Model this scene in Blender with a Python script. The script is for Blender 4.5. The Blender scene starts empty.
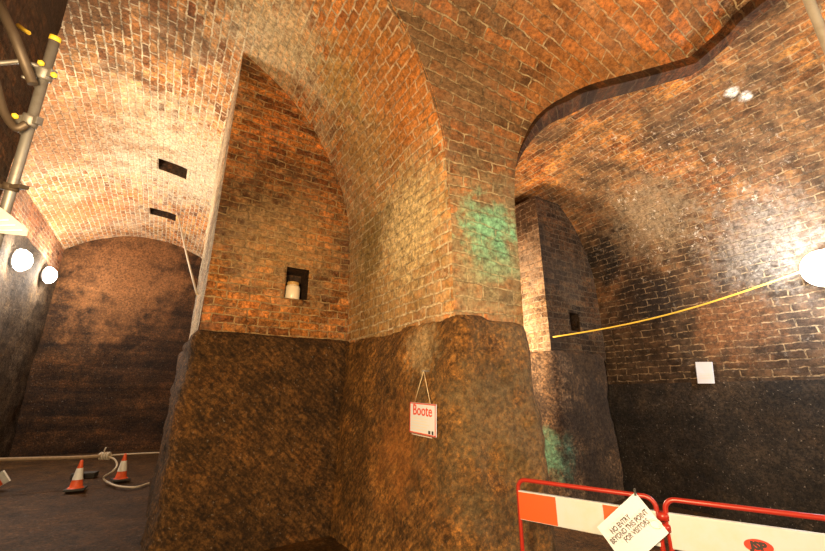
import bpy, bmesh, math, random
from mathutils import Vector, noise, Matrix
random.seed(4)
SC = bpy.context.scene
COL = SC.collection
A = math.radians(32)
CA, SA = math.cos(A), math.sin(A)
EYE = 1.6

def W(u, v, z):                       # building grid (u along the piers, v across) to world
    return Vector((u*CA + v*SA, u*SA - v*CA, z))

F = 390.0
TH = math.radians(17)
def ray(px, py):
    x = (px-412.5)/F; y = (275.5-py)/F
    return Vector((x, math.cos(TH)-y*math.sin(TH), math.sin(TH)+y*math.cos(TH)))
def at(px, py, depth):                # a spot in the place, measured off the photograph
    return Vector((0, 0, EYE)) + ray(px, py)*depth
def onu(px, py, U):
    r = ray(px, py); u = r.x*CA+r.y*SA; v = r.x*SA-r.y*CA; t = U/u
    return (U, v*t, EYE+r.z*t)
def onv(px, py, V):
    r = ray(px, py); u = r.x*CA+r.y*SA; v = r.x*SA-r.y*CA; t = V/v
    return (u*t, V, EYE+r.z*t)

# ------------------------------------------------------------------ materials
def new_mat(name):
    m = bpy.data.materials.new(name); m.use_nodes = True
    nt = m.node_tree
    return m, nt, nt.nodes['Principled BSDF']

class G:
    def __init__(s, nt): s.nt = nt; s.N = nt.nodes; s.L = nt.links
    def n(s, t, **k):
        x = s.N.new(t)
        for a, b in k.items(): setattr(x, a, b)
        return x
    def l(s, a, b): s.L.new(a, b)
    def val(s, sock, v):
        if hasattr(v, 'is_linked') or isinstance(v, bpy.types.NodeSocket): s.l(v, sock)
        else: sock.default_value = v
    def noise(s, vec, scale, detail=4, rough=.55, dist=0.0):
        x = s.n('ShaderNodeTexNoise'); s.l(vec, x.inputs['Vector'])
        x.inputs['Scale'].default_value = scale; x.inputs['Detail'].default_value = detail
        x.inputs['Roughness'].default_value = rough; x.inputs['Distortion'].default_value = dist
        return x
    def ramp(s, fac, stops):
        r = s.n('ShaderNodeValToRGB'); s.l(fac, r.inputs['Fac'])
        e = r.color_ramp.elements
        e[0].position, e[0].color = stops[0][0], (*stops[0][1], 1)
        e[1].position, e[1].color = stops[-1][0], (*stops[-1][1], 1)
        for p, c in stops[1:-1]:
            q = e.new(p); q.color = (*c, 1)
        return r.outputs['Color']
    def mask(s, fac, a, b):
        r = s.n('ShaderNodeMapRange'); r.clamp = True
        s.l(fac, r.inputs['Value']); r.inputs['From Min'].default_value = a; r.inputs['From Max'].default_value = b
        return r.outputs['Result']
    def math(s, op, a, b=0.0, clamp=False):
        r = s.n('ShaderNodeMath', operation=op, use_clamp=clamp)
        s.val(r.inputs[0], a); s.val(r.inputs[1], b); return r.outputs[0]
    def mix(s, fac, a, b, mode='MIX'):
        r = s.n('ShaderNodeMix', data_type='RGBA', blend_type=mode)
        s.val(r.inputs[0], fac)
        for sock, v in ((r.inputs[6], a), (r.inputs[7], b)):
            if isinstance(v, bpy.types.NodeSocket): s.l(v, sock)
            else: sock.default_value = (*v, 1)
        return r.outputs[2]

def add_spots(g, pos, col, spots):
    for p, rad, c, amt, sc in spots:
        d = g.n('ShaderNodeVectorMath', operation='DISTANCE'); g.l(pos, d.inputs[0]); d.inputs[1].default_value = tuple(p)
        nz = g.noise(pos, sc, 6, .65)
        f = g.math('ADD', g.math('DIVIDE', d.outputs['Value'], rad), g.math('MULTIPLY', g.math('SUBTRACT', nz.outputs['Fac'], .5), 3.2))
        m = g.math('MULTIPLY', g.math('SUBTRACT', 1.0, g.mask(f, .45, 1.25)), amt)
        tx = g.ramp(g.noise(pos, 19, 6, .8).outputs['Fac'], [(.38, (.4, .4, .4)), (.5, (.95, .95, .95)), (.61, (1.6, 1.6, 1.6))])
        col = g.mix(m, col, g.mix(1.0, tx, c, 'MULTIPLY'))
    return col

def brick_mat(name, stops, mortar, pale=.5, pale_col=(.62, .5, .36), soot=.5, soot_col=(.03, .02, .014),
              spots=(), bump=.85, low=None, soot_scale=.55, pale_scale=1.1, mortar_w=.010, bw=.27, bh=.102, speck=0.0, pos_scale=1.0):
    m, nt, P = new_mat(name); g = G(nt)
    tc = g.n('ShaderNodeTexCoord'); geo = g.n('ShaderNodeNewGeometry'); pos = geo.outputs['Position']
    uv = tc.outputs['UV']
    wob = g.noise(pos, 2.2, 3)
    sub = g.n('ShaderNodeVectorMath', operation='SUBTRACT'); g.l(wob.outputs['Color'], sub.inputs[0]); sub.inputs[1].default_value = (.5, .5, .5)
    sca = g.n('ShaderNodeVectorMath', operation='SCALE'); g.l(sub.outputs[0], sca.inputs[0]); sca.inputs['Scale'].default_value = .06
    wob2 = g.noise(pos, 11, 2)
    sub2 = g.n('ShaderNodeVectorMath', operation='SUBTRACT'); g.l(wob2.outputs['Color'], sub2.inputs[0]); sub2.inputs[1].default_value = (.5, .5, .5)
    sca2 = g.n('ShaderNodeVectorMath', operation='SCALE'); g.l(sub2.outputs[0], sca2.inputs[0]); sca2.inputs['Scale'].default_value = .045
    ad = g.n('ShaderNodeVectorMath', operation='ADD'); g.l(uv, ad.inputs[0]); g.l(sca.outputs[0], ad.inputs[1])
    ad2 = g.n('ShaderNodeVectorMath', operation='ADD'); g.l(ad.outputs[0], ad2.inputs[0]); g.l(sca2.outputs[0], ad2.inputs[1])
    b = g.n('ShaderNodeTexBrick'); g.l(ad2.outputs[0], b.inputs['Vector'])
    b.inputs['Scale'].default_value = 1; b.inputs['Color1'].default_value = (0, 0, 0, 1); b.inputs['Color2'].default_value = (1, 1, 1, 1)
    b.inputs['Mortar'].default_value = (.5, .5, .5, 1)
    b.inputs['Mortar Size'].default_value = mortar_w; b.inputs['Mortar Smooth'].default_value = .35
    b.inputs['Brick Width'].default_value = bw; b.inputs['Row Height'].default_value = bh
    b.offset = .5; b.squash = 1
    col = g.ramp(b.outputs['Color'], stops)
    fine = g.noise(pos, 26, 6, .7)
    mid = g.noise(pos, 5.5, 7, .78)
    col = g.mix(.85, col, g.ramp(mid.outputs['Fac'], [(.38, (.28, .25, .22)), (.5, (.85, .82, .8)), (.62, (1.6, 1.55, 1.4))]), 'MULTIPLY')
    col = g.mix(.8, col, g.ramp(fine.outputs['Fac'], [(.38, (.25, .22, .2)), (.52, (1, 1, 1)), (.62, (1.6, 1.5, 1.35))]), 'MULTIPLY')
    tone = g.noise(pos, .9, 3, .6)
    col = g.mix(.8, col, g.ramp(tone.outputs['Fac'], [(.35, (.55, .55, .5)), (.5, (1, 1, 1)), (.65, (1.35, 1.15, 1.0))]), 'MULTIPLY')
    mm = g.math('MULTIPLY', b.outputs['Fac'], g.mask(g.noise(pos, 6, 6, .8).outputs['Fac'], .38, .56))
    col = g.mix(g.math('MULTIPLY', g.math('MULTIPLY', b.outputs['Fac'], .45), 1.0), col, (.05, .03, .015))
    col = g.mix(mm, col, mortar)
    pn = g.noise(pos, pale_scale, 8, .72)
    pf = g.noise(pos, 17, 5, .75)
    pm = g.math('MULTIPLY', g.mask(pn.outputs['Fac'], .47, .66), g.mask(pf.outputs['Fac'], .36, .62))
    col = g.mix(g.math('MULTIPLY', pm, pale), col, pale_col)
    fk = g.math('MULTIPLY', g.mask(g.noise(pos, 15, 8, .85).outputs['Fac'], .54, .60), g.mask(g.noise(pos, 1.3, 5, .7).outputs['Fac'], .42, .60))
    col = g.mix(g.math('MULTIPLY', fk, min(1, pale*.9)), col, pale_col)
    sn = g.noise(pos, soot_scale, 7, .68)
    col = g.mix(g.math('MULTIPLY', g.mask(sn.outputs['Fac'], .46, .62), soot), col, soot_col)
    if low:                                     # grime band by the wall's own height: (z0, z1, colour, amount)
        for z0, z1, c, amt in low:
            sp = g.n('ShaderNodeSeparateXYZ'); g.l(pos, sp.inputs[0])
            zz = g.math('ADD', sp.outputs['Z'], g.math('MULTIPLY', g.math('SUBTRACT', g.noise(pos, .9, 6, .65).outputs['Fac'], .5), 4.5))
            mk = g.math('SUBTRACT', 1.0, g.mask(zz, z0, z1))
            tex = g.mask(g.noise(pos, 13, 6, .75).outputs['Fac'], .25, .6)
            mk = g.math('MULTIPLY', mk, g.math('ADD', .82, g.math('MULTIPLY', tex, .18)))
            tz = g.ramp(mid.outputs['Fac'], [(.40, (.45, .45, .45)), (.5, (1, 1, 1)), (.60, (1.8, 1.7, 1.55))])
            col = g.mix(g.math('MULTIPLY', mk, amt), col, g.mix(1.0, tz, c, 'MULTIPLY'))
    col = add_spots(g, pos, col, spots)
    joint = g.math('MULTIPLY', g.math('MULTIPLY', b.outputs['Fac'], g.mask(g.noise(pos, 9, 5, .8).outputs['Fac'], .42, .58)), .42)
    col = g.mix(joint, col, mortar)
    joint2 = g.math('MULTIPLY', g.math('MULTIPLY', b.outputs['Fac'], g.mask(g.noise(pos, 9, 5, .8).outputs['Fac'], .56, .40)), .5)
    col = g.mix(joint2, col, (.03, .018, .01))
    if speck:
        dd = g.n('ShaderNodeVectorMath', operation='DISTANCE'); g.l(pos, dd.inputs[0]); dd.inputs[1].default_value = tuple(W(6.5, -2.7, 4.7))
        zone = g.math('ADD', .12, g.math('SUBTRACT', 1.0, g.mask(dd.outputs['Value'], .6, 2.0)))
        sp = g.math('MULTIPLY', g.mask(g.noise(pos, 13, 6, .8).outputs['Fac'], .585, .63), g.mask(g.noise(pos, 1.6, 4).outputs['Fac'], .42, .56))
        col = g.mix(g.math('MULTIPLY', g.math('MULTIPLY', sp, speck), zone, True), col, (.66, .58, .46))
    g.l(col, P.inputs['Base Color']); P.inputs['Roughness'].default_value = .82
    P.inputs['Specular IOR Level'].default_value = .18
    h = g.math('ADD', g.math('MULTIPLY', g.math('SUBTRACT', 1.0, b.outputs['Fac']), .8), g.math('MULTIPLY', fine.outputs['Fac'], .7))
    h = g.math('ADD', h, g.math('ADD', g.math('MULTIPLY', b.outputs['Color'], .35), g.math('MULTIPLY', mid.outputs['Fac'], 1.1)))
    bu = g.n('ShaderNodeBump'); bu.inputs['Strength'].default_value = bump; bu.inputs['Distance'].default_value = .02
    g.l(h, bu.inputs['Height']); g.l(bu.outputs[0], P.inputs['Normal'])
    return m

def rock_mat(name, stops, spots=(), streak=(.3, .3, .7), streak_amt=.6, strata=False, rough=.85, bump=.9, speck=.25, spec=.3):
    m, nt, P = new_mat(name); g = G(nt)
    geo = g.n('ShaderNodeNewGeometry'); pos = geo.outputs['Position']
    n1 = g.noise(pos, 1.1, 8, .68); n2 = g.noise(pos, 7, 7, .72)
    f = g.math('ADD', g.math('MULTIPLY', n1.outputs['Fac'], .55), g.math('MULTIPLY', n2.outputs['Fac'], .45))
    col = g.ramp(f, stops)
    mp = g.n('ShaderNodeMapping'); g.l(pos, mp.inputs['Vector'])
    if strata:
        mp.inputs['Scale'].default_value = (.25, .25, 2.6)
    else:
        mp.vector_type = 'TEXTURE'; mp.inputs['Rotation'].default_value = Vector(streak).to_track_quat('Z', 'Y').to_euler(); mp.inputs['Scale'].default_value = (.036, .036, .17)
    st = g.noise(mp.outputs[0], 1, 5, .6, .4)
    col = g.mix(streak_amt, col, g.ramp(st.outputs['Fac'], [(.40, (.30, .27, .25)), (.60, (1.35, 1.28, 1.15))]), 'MULTIPLY')
    gr = g.noise(pos, 24, 8, .82)
    col = g.mix(.9, col, g.ramp(gr.outputs['Fac'], [(.40, (.24, .21, .18)), (.5, (.85, .83, .8)), (.61, (1.9, 1.8, 1.5))]), 'MULTIPLY')
    bl = g.noise(pos, 2.6, 6, .7)
    col = g.mix(.8, col, g.ramp(bl.outputs['Fac'], [(.36, (.45, .45, .45)), (.5, (.95, .95, .95)), (.66, (1.4, 1.25, 1.0))]), 'MULTIPLY')
    sp = g.mask(g.noise(pos, 30, 3, .6).outputs['Fac'], .66, .70)
    col = g.mix(g.math('MULTIPLY', sp, speck), col, (.6, .5, .38))
    col = add_spots(g, pos, col, spots)
    g.l(col, P.inputs['Base Color']); P.inputs['Roughness'].default_value = rough; P.inputs['Specular IOR Level'].default_value = spec
    h = g.math('ADD', g.math('MULTIPLY', st.outputs['Fac'], 1.0), g.math('MULTIPLY', gr.outputs['Fac'], 1.6))
    bu = g.n('ShaderNodeBump'); bu.inputs['Strength'].default_value = bump; bu.inputs['Distance'].default_value = .04
    g.l(h, bu.inputs['Height']); g.l(bu.outputs[0], P.inputs['Normal'])
    return m

def plain(name, col, rough=.5, metal=0., dirt=.25, dirt_col=(.08, .05, .03), scale=9, emit=None, spec=.5):
    m, nt, P = new_mat(name); g = G(nt)
    geo = g.n('ShaderNodeNewGeometry')
    nz = g.noise(geo.outputs['Position'], scale, 6, .65)
    c = g.mix(g.math('MULTIPLY', g.mask(nz.outputs['Fac'], .45, .72), dirt), col, dirt_col)
    g.l(c, P.inputs['Base Color']); P.inputs['Roughness'].default_value = rough; P.inputs['Metallic'].default_value = metal
    P.inputs['Specular IOR Level'].default_value = spec
    if emit:
        P.inputs['Emission Color'].default_value = (*emit[0], 1); P.inputs['Emission Strength'].default_value = emit[1]
    return m

GREEN = (.16, .42, .26)
S_BR = [(0, (.14, .05, .016)), (.3, (.25, .10, .028)), (.6, (.36, .15, .04)), (.85, (.46, .17, .04)), (1, (.36, .18, .07))]
S_OLD = [(0, (.10, .035, .012)), (.25, (.33, .10, .022)), (.6, (.46, .15, .032)), (.9, (.60, .19, .035)), (1, (.34, .14, .06))]
M_recess = brick_mat('brick_recess', S_BR, (.42, .28, .13), pale=.35, soot=.55, low=None, soot_col=(.05, .022, .01),
    spots=[(W(.75, -5.28, 4.3), .55, (.035, .018, .01), .75, 2.5), (W(1.2, -5.28, 3.6), .8, (.5, .33, .15), .35, 9)])
M_pier = brick_mat('brick_pier', [(0, (.16, .09, .04)), (.4, (.30, .17, .075)), (.75, (.42, .23, .09)), (1, (.34, .22, .12))], (.5, .38, .2),
    pale=.75, pale_col=(.62, .47, .24), soot=.35, soot_col=(.10, .055, .022))
M_front = brick_mat('brick_front', [(0, (.10, .05, .025)), (.35, (.22, .10, .04)), (.65, (.35, .13, .04)), (.9, (.46, .15, .035)), (1, (.27, .15, .08))],
    (.52, .40, .23), pale=.3, soot=.5, soot_col=(.12, .075, .038), bh=.125, bw=.33,
    spots=[(W(2.45, -2.72, 3.0), .95, (.25, .21, .12), .7, 6), (W(2.55, -2.7, 3.22), .30, GREEN, .8, 6), (W(2.6, -2.68, 2.9), .28, GREEN, .35, 6),
           (W(2.2, -2.5, 4.9), 1.0, (.17, .10, .05), .75, 3), (W(3.4, -1.6, 5.1), .9, (.52, .19, .04), .45, 3)])
M_left = brick_mat('brick_left_vault', [(0, (.22, .08, .03)), (.3, (.44, .17, .05)), (.6, (.58, .27, .09)), (.85, (.66, .34, .13)), (1, (.50, .29, .13))],
    (.82, .68, .47), pale=.85, pale_col=(.82, .66, .45), soot=.25, soot_col=(.28, .12, .05), pale_scale=.6, mortar_w=.014, bh=.115,
    spots=[(W(1.7, -3.5, 5.3), 1.1, (.46, .19, .05), .6, 2.5), (W(1.9, -3.1, 4.7), .6, (.54, .19, .04), .6, 3), (W(1.9, -4.3, 4.9), .6, (.36, .22, .08), .7, 4),
           (W(.6, -4.6, 6.3), .8, (.80, .66, .42), .55, 8), (W(1.4, -4.2, 5.6), .45, (.42, .36, .14), .35, 4),
           (W(-.5, -9.5, 6.8), 1.9, (.86, .72, .52), .6, 9), (W(-1.8, -5.6, 6.6), 1.5, (.11, .055, .025), .9, 1.6), (W(-2.6, -9.0, 6.3), 1.7, (.36, .17, .07), .85, 2.2), (W(-2.9, -13, 6.2), 1.6, (.42, .15, .05), .7, 3),
           (W(2.2, -4.2, 3.1), 1.5, (.34, .22, .09), .75, 6), (W(2.2, -3.6, 3.5), .7, (.72, .56, .30), .8, 11), (W(2.2, -4.6, 3.6), .6, (.13, .12, .05), .5, 5)])
M_right = brick_mat('brick_right_hall', [(0, (.22, .085, .025)), (.3, (.42, .16, .038)), (.6, (.56, .23, .05)), (.85, (.64, .28, .06)), (1, (.44, .23, .09))],
    (.60, .42, .22), pale=.45, pale_col=(.56, .38, .2), soot=.45, soot_col=(.10, .05, .025), bw=.36, speck=1.0,
    low=[(4.9, 5.9, (.115, .068, .034), .85), (3.0, 4.6, (.036, .024, .016), .9)],
    spots=[(W(6.75, -4.1, 4.1), .5, (.02, .015, .012), .95, 3), (W(6.8, -3.5, 3.3), .55, (.02, .015, .012), .9, 3), (W(6.9, -2.3, 2.6), .5, (.26, .11, .04), .5, 5),
           (W(6.6, -3.0, 4.5), .7, (.36, .27, .16), .5, 9), (W(6.8, -1.7, 3.7), .7, (.30, .25, .19), .5, 9), (W(5.68, -1.31, 5.34), .06, (.8, .76, .66), 1, 3), (W(5.82, -1.22, 5.27), .06, (.8, .76, .66), 1, 3)])
M_far = brick_mat('brick_second_pier', [(0, (.22, .13, .07)), (.5, (.40, .25, .14)), (1, (.54, .35, .2))], (.55, .42, .28), pale=.7, pale_col=(.66, .52, .38),
    soot=.3, soot_col=(.06, .04, .026), spots=[(W(5.4, -4.6, 5.0), .6, (.05, .03, .018), .9, 3)])
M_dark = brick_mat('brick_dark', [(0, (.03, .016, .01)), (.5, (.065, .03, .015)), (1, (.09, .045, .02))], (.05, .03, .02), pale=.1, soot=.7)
M_ring = brick_mat('brick_ring', [(0, (.045, .018, .008)), (.5, (.085, .034, .013)), (1, (.13, .05, .017))], (.10, .06, .03), pale=.15, pale_col=(.3, .18, .09), soot=.5, bw=.115, bh=.4, bump=.4)
M_rock = rock_mat('sandstone', [(.30, (.08, .04, .013)), (.48, (.22, .11, .034)), (.62, (.38, .19, .055)), (.75, (.50, .28, .095))], streak=(.40, -.64, .66), streak_amt=.7,
    spots=[(W(2.2, -3.25, 2.05), .28, (.55, .4, .22), .6, 14), (W(2.85, -2.6, 1.3), .95, (.17, .125, .065), .6, 3), (W(2.2, -3.6, 1.1), .5, (.42, .15, .03), .5, 5)])
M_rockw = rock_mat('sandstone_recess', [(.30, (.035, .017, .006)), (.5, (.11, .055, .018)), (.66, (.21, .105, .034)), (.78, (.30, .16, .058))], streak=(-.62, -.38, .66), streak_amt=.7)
M_rockf = rock_mat('sandstone_second', [(.30, (.10, .06, .035)), (.5, (.22, .14, .085)), (.7, (.36, .25, .16))], streak=(0, .6, .3),
    spots=[(W(6.2, -4.2, 2.1), .75, (.07, .042, .022), .9, 3), (W(5.32, -4.45, .75), .34, GREEN, .7, 4), (W(6.2, -4.2, 1.2), .85, (.05, .033, .022), .9, 3), (W(5.9, -4.2, .3), .6, (.05, .033, .022), .8, 3)])  # dark spots paint shade into the front of the base
M_rocke = rock_mat('sandstone_end', [(.30, (.022, .011, .005)), (.5, (.06, .028, .011)), (.68, (.14, .06, .02)), (.78, (.18, .08, .03))], strata=True, streak_amt=.75,
    spots=[(W(-1.5, -15.5, 5.6), 1.8, (.36, .15, .05), .5, 2)])
M_rockl = rock_mat('sandstone_left', [(.30, (.03, .022, .016)), (.5, (.08, .058, .042)), (.7, (.16, .12, .09))], strata=True, streak_amt=.4, spec=.05, bump=.6)
M_floor = rock_mat('floor_earth', [(.30, (.02, .010, .004)), (.5, (.06, .030, .011)), (.68, (.12, .064, .026))], streak_amt=.3, rough=.6, bump=.5, spec=.15)

M_red = plain('red_enamel', (.30, .016, .008), .35, dirt=.5, dirt_col=(.22, .02, .01), scale=14)
M_plank = plain('white_plastic', (.42, .46, .50), .5, dirt=.35, dirt_col=(.5, .38, .2), scale=6)
M_orange = plain('orange_reflective', (.70, .075, .012), .45, dirt=.15)
M_logo = plain('logo_red', (.7, .03, .015), .5, dirt=.1)
M_ink = plain('black_ink', (.03, .02, .02), .7, dirt=0)
M_ink2 = plain('grey_black_ink', (.10, .08, .08), .7, dirt=0)
M_redink = plain('red_ink', (.55, .06, .03), .7, dirt=0)
M_greyink = plain('grey_ink', (.66, .60, .56), .7, dirt=0)
M_paper = plain('paper', (.58, .62, .72), .6, dirt=.08, dirt_col=(.6, .5, .4))
M_string = plain('string', (.55, .42, .26), .8, dirt=.2)
M_rope = plain('rope', (.30, .21, .12), .85, dirt=.5, scale=20)
M_ropew = plain('pale_rope', (.55, .47, .36), .8, dirt=.3, scale=20)
M_yel = plain('yellow_cord', (.75, .5, .06), .6, dirt=.1)
M_cone = plain('cone_orange', (.75, .10, .02), .5, dirt=.3)
M_white = plain('white_band', (.8, .78, .72), .5, dirt=.2)
M_rubber = plain('black_rubber', (.03, .028, .025), .7, dirt=.3)
M_steel = plain('galvanised', (.20, .19, .18), .5, .6, dirt=.6, dirt_col=(.10, .07, .05), scale=12)
M_rust = plain('dark_tube', (.07, .05, .035), .55, .4, dirt=.6, dirt_col=(.04, .025, .015), scale=12)
M_yelm = plain('yellow_paint', (.6, .4, .03), .5, dirt=.2)
M_jar = plain('stoneware_cream', (.80, .68, .5), .3, dirt=.2, dirt_col=(.6, .42, .22))
M_jartop = plain('stoneware_tan', (.5, .3, .1), .3, dirt=.2)
M_lampw = plain('lamp_housing', (.5, .5, .5), .45, dirt=.3)
M_glow = plain('lamp_glow', (1, 1, 1), .4, dirt=0, emit=((1, .97, .95), 60))
M_gloww = plain('lamp_glow_warm', (1, 1, 1), .4, dirt=0, emit=((1, .93, .82), 50))
M_hole = plain('hole_shade', (.02, .013, .01), .9, dirt=.3)  # dark tone meant as painted shade inside holes, unused

# ------------------------------------------------------------------ mesh helpers
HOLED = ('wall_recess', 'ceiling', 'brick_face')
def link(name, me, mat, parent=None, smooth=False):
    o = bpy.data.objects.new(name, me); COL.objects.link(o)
    if mat: me.materials.append(mat); me.materials.append(M_dark) if name in HOLED else None  # dark brick lining paints the shade inside holes
    if smooth:
        for p in me.polygons: p.use_smooth = True
    if parent: o.parent = parent
    return o
def tag(o, label=None, cat=None, group=None, kind=None):
    if label: o['label'] = label
    if cat: o['category'] = cat
    if group: o['group'] = group
    if kind: o['kind'] = kind
    return o
def empty(name, loc, label, cat, group=None):
    o = bpy.data.objects.new(name, None); COL.objects.link(o); o.location = loc; o.empty_display_size = .1
    o.matrix_world = Matrix.Translation(loc)
    return tag(o, label, cat, group)
def from_bm(name, bm, mat, parent=None, smooth=False):
    me = bpy.data.meshes.new(name)
    if parent:
        bmesh.ops.transform(bm, matrix=parent.matrix_world.inverted(), verts=bm.verts)
    bmesh.ops.recalc_face_normals(bm, faces=bm.faces)
    bm.to_mesh(me); bm.free()
    return link(name, me, mat, parent, smooth)

def fbm(p, s, o=4): return noise.fractal(p*s, .9, 2.1, o)
def frange(a, b, step, extra=()):
    n = max(1, round(abs(b-a)/step)); L = [a+(b-a)*i/n for i in range(n+1)]
    for e in extra:
        L = [x for x in L if abs(x-e) > step*.45 or x in (a, b)] + [e]
    return sorted(set(round(x, 5) for x in L), reverse=b < a)

def grid_bm(fn, uvf, S, T, amp=.012, fs=1.6, holes=(), rock=0, mask=None):
    """bricked or hewn surface over parameters S x T with real relief; holes are recesses (s0,s1,t0,t1,depth)"""
    bm = bmesh.new(); uvl = bm.loops.layers.uv.new('UVMap')
    e = 1e-3; cen = {}
    def P(s, t):
        p = fn(s, t); du = fn(s+e, t)-fn(s-e, t); dv = fn(s, t+e)-fn(s, t-e); nn = du.cross(dv)
        nn = nn.normalized() if nn.length > 1e-12 else Vector((0, 0, 1))
        d = amp*fbm(p, fs)
        if rock: d += rock*.5*fbm(p, 5, 5)+rock*.25*abs(fbm(p, 14, 3))
        return p+nn*d, nn
    V = {}
    for i, s in enumerate(S):
        for j, t in enumerate(T):
            p, nn = P(s, t); V[i, j] = (bm.verts.new(p), nn)
    for i in range(len(S)-1):
        for j in range(len(T)-1):
            sm, tm = (S[i]+S[i+1])/2, (T[j]+T[j+1])/2
            if any(min(h[0], h[1]) < sm < max(h[0], h[1]) and min(h[2], h[3]) < tm < max(h[2], h[3]) for h in holes): continue
            if mask and not mask(sm, tm): continue
            f = bm.faces.new([V[i, j][0], V[i+1, j][0], V[i+1, j+1][0], V[i, j+1][0]]); f.smooth = True
            for lp, (a, b) in zip(f.loops, ((i, j), (i+1, j), (i+1, j+1), (i, j+1))): lp[uvl].uv = uvf(S[a], T[b])
    for h in holes:
        ia = [i for i, s in enumerate(S) if min(h[0], h[1])-1e-4 <= s <= max(h[0], h[1])+1e-4]
        ja = [j for j, t in enumerate(T) if min(h[2], h[3])-1e-4 <= t <= max(h[2], h[3])+1e-4]
        rim = [(i, ja[0]) for i in ia]+[(ia[-1], j) for j in ja[1:]]+[(i, ja[-1]) for i in ia[-2::-1]]+[(ia[0], j) for j in ja[-2:0:-1]]
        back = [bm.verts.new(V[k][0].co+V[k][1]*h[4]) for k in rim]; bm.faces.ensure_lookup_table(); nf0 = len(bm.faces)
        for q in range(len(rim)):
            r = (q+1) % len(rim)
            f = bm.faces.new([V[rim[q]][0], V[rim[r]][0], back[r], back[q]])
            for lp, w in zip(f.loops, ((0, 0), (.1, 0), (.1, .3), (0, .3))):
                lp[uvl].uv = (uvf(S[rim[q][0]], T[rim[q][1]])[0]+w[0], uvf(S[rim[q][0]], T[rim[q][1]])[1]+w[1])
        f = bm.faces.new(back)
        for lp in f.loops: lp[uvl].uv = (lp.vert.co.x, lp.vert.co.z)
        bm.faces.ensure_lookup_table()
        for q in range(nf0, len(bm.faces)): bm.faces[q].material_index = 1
    return bm
def surf(name, mat, *a, parent=None, **k):
    bm = grid_bm(*a, **k)
    me = bpy.data.meshes.new(name)
    if parent: bmesh.ops.transform(bm, matrix=parent.matrix_world.inverted(), verts=bm.verts)
    bm.to_mesh(me); bm.free()
    return link(name, me, mat, parent)

def path_sampler(pts, rad=.12):
    """plan polyline with rounded corners -> list of (u,v,outward normal, length)"""
    out = []
    P = [Vector(p) for p in pts]
    segs = []
    for i, p in enumerate(P):
        if 0 < i < len(P)-1:
            a = (P[i-1]-p).normalized(); b = (P[i+1]-p).normalized()
            q0 = p+a*rad; q1 = p+b*rad
            for k in range(7):
                t = k/6; segs.append(q0*(1-t)**2+p*2*t*(1-t)+q1*t*t)
        else: segs.append(p)
    res = []; L = 0
    for i in range(len(segs)-1):
        d = (segs[i+1]-segs[i]).length; n = max(1, int(d/.05))
        for k in range(n): res.append((segs[i]*(1-k/n)+segs[i+1]*(k/n)))
    res.append(segs[-1])
    for i, p in enumerate(res):
        a = res[max(0, i-1)]; b = res[min(len(res)-1, i+1)]; t = (b-a).normalized()
        if i: L += (res[i]-res[i-1]).length
        out.append((p, Vector((t.y, -t.x)), L))
    return out
def hewn(name, mat, pts, z1, side=1, batter=.12, proud=.05, relief=.05, parent=None, rad=.12, cap=.3, z0=-.05, ledge=lambda L: 0):
    sp = path_sampler(pts, rad); bm = bmesh.new(); rows = []
    zs = frange(z0, z1, .05)
    for p, n, L in sp:
        row = []; top = z1+ledge(L)
        for k, z in enumerate(zs):
            zz = z0+(z-z0)*(top-z0)/(z1-z0)
            q = (zz-z0)/(top-z0)
            w = W(p.x, p.y, zz)
            off = proud+batter*(1-q)+relief*fbm(w, 1.3)+relief*.6*fbm(w, 4.5, 4)+relief*.3*abs(fbm(w, 15, 3))
            if top-zz < .10: off -= .05*(1-(top-zz)/.10)**2
            pp = p+n*side*off
            row.append(bm.verts.new(W(pp.x, pp.y, zz+ (.012*fbm(w, 3) if k == len(zs)-1 else 0))))
        for c in (.06, .16, cap):
            pp = p+n*side*(proud-.05-c); w = W(pp.x, pp.y, top)
            row.append(bm.verts.new(W(pp.x, pp.y, top+.012*fbm(w, 4))))
        rows.append(row)
    for i in range(len(rows)-1):
        for j in range(len(rows[0])-1):
            f = bm.faces.new([rows[i][j], rows[i+1][j], rows[i+1][j+1], rows[i][j+1]]); f.smooth = True
    return from_bm(name, bm, mat, parent, True)

def box_bm(bm, c, X, Y, Z, hx, hy, hz, bev=0):
    vs = [bm.verts.new(c+X*(sx*hx)+Y*(sy*hy)+Z*(sz*hz)) for sx in (-1, 1) for sy in (-1, 1) for sz in (-1, 1)]
    fs = [bm.faces.new([vs[i] for i in q]) for q in ((0, 1, 3, 2), (4, 6, 7, 5), (0, 4, 5, 1), (2, 3, 7, 6), (0, 2, 6, 4), (1, 5, 7, 3))]
    if bev:
        es = list({e for f in fs for e in f.edges})
        bmesh.ops.bevel(bm, geom=es, offset=bev, segments=2, affect='EDGES', profile=.6)
def tube_bm(bm, pts, r, seg=10, closed=False, radii=None):
    pts = [Vector(p) for p in pts]; rings = []; n = len(pts)
    t0 = (pts[1]-pts[0]).normalized(); up = Vector((0, 0, 1)) if abs(t0.z) < .9 else Vector((1, 0, 0))
    nx = t0.cross(up).normalized()
    for i, p in enumerate(pts):
        if closed: t = (pts[(i+1) % n]-pts[i-1]).normalized()
        else: t = (pts[min(n-1, i+1)]-pts[max(0, i-1)]).normalized()
        nx = (nx-t*nx.dot(t)).normalized(); ny = t.cross(nx); rr = radii[i] if radii else r
        rings.append([bm.verts.new(p+(nx*math.cos(2*math.pi*k/seg)+ny*math.sin(2*math.pi*k/seg))*rr) for k in range(seg)])
    m = n if closed else n-1
    for i in range(m):
        a, b = rings[i], rings[(i+1) % n]
        for k in range(seg):
            f = bm.faces.new([a[k], a[(k+1) % seg], b[(k+1) % seg], b[k]]); f.smooth = True
    if not closed:
        bm.faces.new(rings[0][::-1]); bm.faces.new(rings[-1])
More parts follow.
